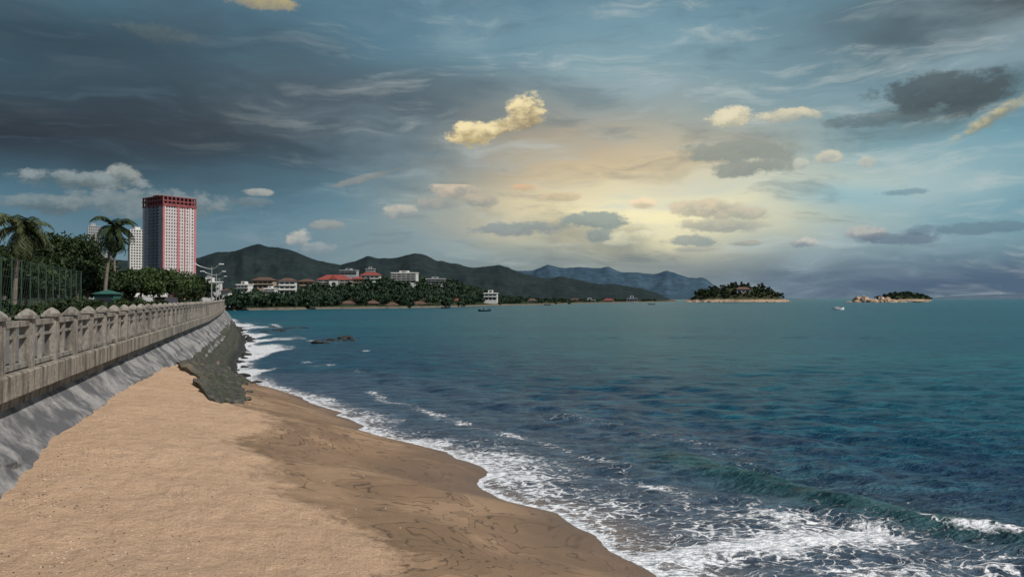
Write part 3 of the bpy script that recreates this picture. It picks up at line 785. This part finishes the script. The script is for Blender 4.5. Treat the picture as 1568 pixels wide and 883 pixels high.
for i in range(4):
    x=i*2.1; mb.add([(x,0,1.7),(x+1.9,0,1.7),(x+1.9,1.8,2.15),(x,1.8,2.15)],[(0,1,2,3)],0)
    mb.add([(x,0,1.7),(x+1.9,0,1.7),(x+1.9,0,1.5),(x,0,1.5)],[(3,2,1,0)],0)
    for q in (.05,1.85): mb.tube([(x+q,.1,0),(x+q,.1,1.7)],[.03,.03],1,6)
mb.box(0,8.2,1.9,4,0,2.2,2)
for i in range(4): mb.box(i*2.1+.3,i*2.1+1.5,1.86,1.9,.3,1.8,3)
mb.obj('cafe_with_awnings',[M_white,M_metal,M_brown,M_glass],(bx(206,126),118,P),R(10))
def car(b,d,colr,rot):
    mb=MB(); prof=[(-2.1,.35),(-2.1,.75),(-1.9,.95),(-1.3,1.0),(-.7,1.42),(.6,1.45),(1.25,1.0),(1.9,.9),(2.15,.65),(2.15,.35)]
    n=len(prof)
    vs=[(x,-.82 if z<1.05 else -.66,z) for x,z in prof]+[(x,.82 if z<1.05 else .66,z) for x,z in prof]
    fs=[tuple(range(n)),tuple(range(2*n-1,n-1,-1))]+[(i,i+n,(i+1)%n+n,(i+1)%n) for i in range(n)]
    mb.add(vs,fs,0)
    for sy in(-.80,.70): mb.add([(-1.15,sy if sy>0 else sy-.005,1.02),(1.1,sy if sy>0 else sy-.005,1.02),(.55,sy*.9,1.38),(-.65,sy*.9,1.38)],[(0,1,2,3)],1)
    for wx in(-1.35,1.35):
        for wy in(-.85,.67): mb.tube([(wx,wy,.32),(wx,wy+.18,.32)],[.32,.32],2,14)
    mb.obj('parked_car',[colr,M_glass,simple('tyre',(.02,.02,.02))],(bx(b,d),d,P),rot)
car(225,98,simple('car_silver',(.3,.3,.3),.3,.05),1.9); car(262,112,simple('car_dark',(.05,.05,.06),.3,.05),1.9)

# ================================================================ world
w=bpy.data.worlds.new('World'); bpy.context.scene.world=w; w.use_nodes=True
w.cycles.sampling_method='NONE'
nt=w.node_tree; nt.nodes.clear(); t=NT(nt)
SAZ=math.atan2(.72,-.50); SEL=R(46)
sky=t.n('ShaderNodeTexSky'); sky.sky_type='NISHITA'; sky.sun_disc=False; sky.sun_elevation=SEL; sky.sun_rotation=SAZ
gen=t.n('ShaderNodeTexCoord').outputs['Generated']; sep=t.n('ShaderNodeSeparateXYZ'); t.put(sep.inputs[0],gen)
X_,Y_,Z_=sep.outputs
bg1=t.n('ShaderNodeBackground'); bg1.inputs[1].default_value=.075
t.put(bg1.inputs[0],t.mix(.35,sky.outputs[0],(2.6,3.0,3.3)))
u=t.m('ARCTAN2',X_,Y_); hyp=t.m('SQRT',t.m('SUBTRACT',1.0001,t.m('MULTIPLY',Z_,Z_))); v=t.m('ARCTAN2',Z_,hyp)
def vec(a,b,c=0.):
    n=t.n('ShaderNodeCombineXYZ'); t.put(n.inputs[0],a); t.put(n.inputs[1],b); n.inputs[2].default_value=c; return n.outputs[0]
UV=vec(u,v)
nzA=t.n('ShaderNodeTexNoise'); t.put(nzA.inputs['Vector'],t.vmap(UV,(3,7,1))); nzA.inputs['Scale'].default_value=1.4; nzA.inputs['Detail'].default_value=3; nzA.inputs['Roughness'].default_value=.55
dn=t.n('ShaderNodeVectorMath',operation='MULTIPLY_ADD'); t.put(dn.inputs[0],nzA.outputs['Color']); dn.inputs[1].default_value=(.18,.07,0); dn.inputs[2].default_value=(-.09,-.035,0)
da=t.n('ShaderNodeVectorMath',operation='ADD'); t.put(da.inputs[0],UV); t.put(da.inputs[1],dn.outputs[0]); UVD=da.outputs[0]
nF=t.noise(t.vmap(UV,(1,1.6,1)),28,7,.67)
mp=t.n('ShaderNodeMapping'); t.put(mp.inputs[0],UVD); mp.inputs['Rotation'].default_value=(0,0,R(-9)); mp.inputs['Scale'].default_value=(1,5.5,1)
nS=t.noise(mp.outputs[0],5.5,7,.64)
mp2=t.n('ShaderNodeMapping'); t.put(mp2.inputs[0],UVD); mp2.inputs['Location'].default_value=(3,1,0); mp2.inputs['Rotation'].default_value=(0,0,R(7)); mp2.inputs['Scale'].default_value=(1,3.2,1)
nS2=t.noise(mp2.outputs[0],3.4,6,.58)
def gauss(px,py,rx,ry,dist=True,rot=0):
    uu=math.atan((px-784)/F); vv=math.atan((457-py)/F*math.cos(uu))
    m_=t.n('ShaderNodeMapping'); m_.vector_type='TEXTURE'; t.put(m_.inputs[0],UVD if dist else UV)
    m_.inputs['Location'].default_value=(uu,vv,0); m_.inputs['Rotation'].default_value=(0,0,rot); m_.inputs['Scale'].default_value=(rx/F,ry/F,1)
    dt=t.n('ShaderNodeVectorMath',operation='DOT_PRODUCT'); t.put(dt.inputs[0],m_.outputs[0]); t.put(dt.inputs[1],m_.outputs[0])
    return dt.outputs['Value'],m_.outputs[0]
cr=t.n('ShaderNodeValToRGB'); t.put(cr.inputs[0],t.mr(v,0,.6)); el=cr.color_ramp.elements
stops=[(0,(.11,.165,.22)),(.06,(.15,.235,.29)),(.2,(.13,.285,.38)),(.4,(.11,.25,.345)),(.6,(.10,.20,.27)),(1,(.16,.22,.27))]
el[0].position=0; el[0].color=(*stops[0][1],1); el[1].position=1; el[1].color=(*stops[-1][1],1)
for p_,c_ in stops[1:-1]: e_=el.new(p_); e_.color=(*c_,1)
c=cr.outputs[0]
def soft(px,py,rx,ry,colr,s,rot=0,dist=True):
    global c
    r2,_=gauss(px,py,rx,ry,dist,rot); g=t.m('MULTIPLY',t.m('EXPONENT',t.m('MULTIPLY',r2,-1.)),s)
    c=t.mix(g,c,colr)
soft(1030,75,380,70,(.21,.37,.45),.85)
soft(1330,270,280,110,(.22,.43,.50),.85)
soft(960,285,310,140,(.48,.45,.34),.85)
soft(850,240,170,70,(.55,.42,.27),.65)
soft(920,285,200,50,(.80,.62,.36),.75,R(12))
soft(1000,335,200,50,(1.0,.90,.55),.9)
soft(1170,285,280,28,(.64,.68,.57),.6)
soft(1290,300,90,20,(.22,.45,.55),.6)
soft(60,200,420,100,(.026,.037,.052),1.)
soft(340,180,300,70,(.046,.055,.068),.85)
soft(60,40,420,80,(.038,.066,.088),.9)
soft(560,140,200,50,(.090,.11,.13),.6)
soft(1520,20,220,60,(.070,.085,.092),.9)
soft(1480,150,110,35,(.10,.13,.13),.8)
soft(700,400,280,32,(.18,.26,.28),.6)
soft(980,405,200,22,(.30,.34,.32),.55)
soft(1430,430,380,40,(.070,.11,.18),.85,0,False)
lit=t.mr(u,-.42,.08,.07,1.)
st1=t.m('MULTIPLY',t.mr(nS,.50,.70,smooth=True),lit)
c=t.mix(t.m('MULTIPLY',st1,.5),c,(.55,.60,.57))
st2=t.m('MULTIPLY',t.mr(nS2,.50,.72,smooth=True),lit)
c=t.mix(t.m('MULTIPLY',st2,.42),c,(.38,.50,.55))
c=t.mix(t.m('MULTIPLY',t.mr(nS2,.47,.28,smooth=True),.5),c,(.065,.10,.135))
c=t.mix(t.m('MULTIPLY',t.mr(nS,.47,.31,smooth=True),.36),c,(.09,.15,.19))
base_c=c
nf0=t.m('SUBTRACT',nF,.5); nfr=t.m('MULTIPLY',nf0,3.4); nfy=t.m('MULTIPLY',nf0,5.)
def cum(px,py,rx,ry,hi,lo,s=1.,edge=.7,rot=0,rag=3.4):
    global c
    r2,vv=gauss(px,py,rx*1.22,ry*1.22,False,rot)
    mk=t.mr(t.m('SUBTRACT',t.m('ADD',1.,nfr),r2),0,edge,0,s,True)
    sp_=t.n('ShaderNodeSeparateXYZ'); t.put(sp_.inputs[0],vv)
    sh=t.mr(t.m('ADD',sp_.outputs[1],nfy),-1.,.9,0,1,True)
    c=t.mix(mk,c,t.mix(sh,lo,hi))
def bgof():
    b_=t.n('ShaderNodeBackground'); t.put(b_.inputs[0],c); return b_.outputs[0]
c=base_c
cum(130,277,78,12,(.27,.32,.33),(.12,.16,.17),.9); cum(192,265,18,13,(.34,.37,.35),(.13,.17,.18),.9); cum(78,312,50,13,(.20,.26,.28),(.10,.14,.16),.85)
cum(225,312,115,20,(.25,.30,.31),(.13,.18,.2),.8); cum(457,364,17,13,(.50,.50,.45),(.22,.27,.3),.95); cum(485,380,26,9,(.34,.38,.38),(.2,.25,.29),.7)
cum(614,324,26,11,(.50,.48,.42),(.22,.27,.29),.9); cum(560,272,55,5,(.28,.29,.28),(.2,.22,.22),.7,.9,.28,2.); cum(392,294,20,5,(.40,.41,.38),(.2,.24,.26),.85); cum(380,308,30,6,(.2,.25,.27),(.14,.18,.2),.6)
cum(400,2,60,9,(.45,.38,.2),(.25,.24,.2),.9); cum(240,48,45,12,(.12,.16,.17),(.08,.11,.12),.6); cum(500,345,26,7,(.36,.36,.33),(.2,.24,.26),.7)
L_=bgof()
c=base_c
Wm=(.90,.76,.44); Wl=(.28,.23,.14)
cum(1130,232,80,16,(.30,.33,.29),(.24,.28,.26),.85); cum(1150,255,55,14,(.30,.33,.29),(.22,.26,.25),.85); cum(1450,140,75,26,(.075,.10,.11),(.06,.08,.09),.8); cum(1370,180,90,10,(.10,.13,.14),(.08,.1,.11),.5)
cum(722,205,34,16,Wm,(.42,.34,.18)); cum(765,193,38,11,Wm,Wl,1,.7,.35); cum(806,170,27,25,Wm,Wl)
cum(1122,178,30,14,(.78,.70,.50),(.42,.42,.33)); cum(1212,176,44,10,(.70,.64,.46),(.36,.38,.34),.9)
cum(1522,178,44,9,(.60,.54,.34),(.22,.23,.18),.9,.9,.5); cum(1270,240,18,10,(.66,.62,.48),(.38,.41,.38),.9); cum(1330,246,12,7,(.56,.58,.50),(.35,.38,.36),.8); cum(1228,250,10,8,(.6,.6,.5),(.35,.4,.38),.7)
RT=bgof()
c=base_c
GR=(.20,.26,.27)
cum(910,338,50,12,(.26,.33,.32),GR,.85); cum(912,360,26,11,(.28,.34,.33),GR,.8); cum(790,350,60,11,(.24,.30,.32),(.18,.23,.27),.75); cum(1060,368,42,9,(.28,.34,.33),(.2,.26,.28),.75)
cum(700,290,34,15,(.62,.52,.40),(.30,.31,.28),.9); cum(735,306,30,10,(.50,.44,.35),(.26,.29,.28),.8); cum(665,312,40,9,(.40,.39,.34),(.24,.28,.29),.7)
cum(1085,318,50,14,(.68,.58,.42),(.34,.35,.30),.85); cum(1140,326,40,10,(.62,.55,.42),(.32,.34,.30),.8); cum(1100,345,60,11,(.46,.45,.37),(.24,.28,.28),.75); cum(985,312,18,8,(.92,.74,.50),(.55,.48,.34),.9)
cum(970,360,36,7,(.80,.76,.52),(.5,.5,.38),.7); cum(950,372,26,5,(.62,.60,.44),(.36,.4,.35),.7); cum(870,376,24,4,(.46,.46,.38),(.3,.34,.32),.7)
cum(1228,373,20,8,(.58,.57,.50),(.2,.25,.29),.95); cum(1326,358,26,11,(.46,.46,.43),(.17,.22,.27),.9); cum(1375,365,50,8,(.15,.2,.26),(.11,.16,.22),.7); cum(803,286,16,6,(.78,.48,.28),(.55,.42,.28),.7); cum(860,300,30,7,(.72,.56,.36),(.45,.4,.28),.7); cum(1140,373,22,4,(.40,.38,.32),(.24,.27,.27),.7); cum(1060,381,34,4,(.42,.42,.36),(.26,.3,.3),.6)
cum(1385,294,34,5,(.16,.27,.34),(.13,.23,.3),.6); cum(1480,350,80,8,(.13,.2,.26),(.10,.16,.22),.6)
RB=bgof()
def shmix(f,a,b_):
    m_=t.n('ShaderNodeMixShader'); t.put(m_.inputs[0],f); nt.links.new(a,m_.inputs[1]); nt.links.new(b_,m_.inputs[2]); return m_.outputs[0]
v276=math.atan((457-273)/F*.95)
right=shmix(t.m('GREATER_THAN',v,v276),RB,RT)
bay=shmix(t.m('LESS_THAN',u,-.118),right,L_)
cov=t.m('MULTIPLY',t.mr(Y_,.1,.4),t.mr(v,.62,.42))
fin=shmix(cov,bg1.outputs[0],bay)
out=t.n('ShaderNodeOutputWorld'); nt.links.new(fin,out.inputs[0])

# sun
sl=bpy.data.lights.new('sun','SUN'); sl.energy=4.3; sl.angle=R(.53); sl.color=(1,.94,.86)
so=bpy.data.objects.new('sun',sl); col.objects.link(so)
dirv=Vector((math.sin(SAZ)*math.cos(SEL),math.cos(SAZ)*math.cos(SEL),math.sin(SEL)))
so.rotation_euler=dirv.to_track_quat('Z','Y').to_euler()
# camera
cam=bpy.data.cameras.new('camera'); co_=bpy.data.objects.new('camera',cam); col.objects.link(co_)
cam.sensor_width=36; cam.lens=F/1568*36; cam.clip_end=40000; cam.clip_start=.1
co_.location=(0,0,H); co_.rotation_euler=(R(90)+math.atan(15.5/F),0,0)
sc_=bpy.context.scene; sc_.camera=co_
sc_.view_settings.view_transform='Standard'; sc_.view_settings.look='None'; sc_.view_settings.exposure=0
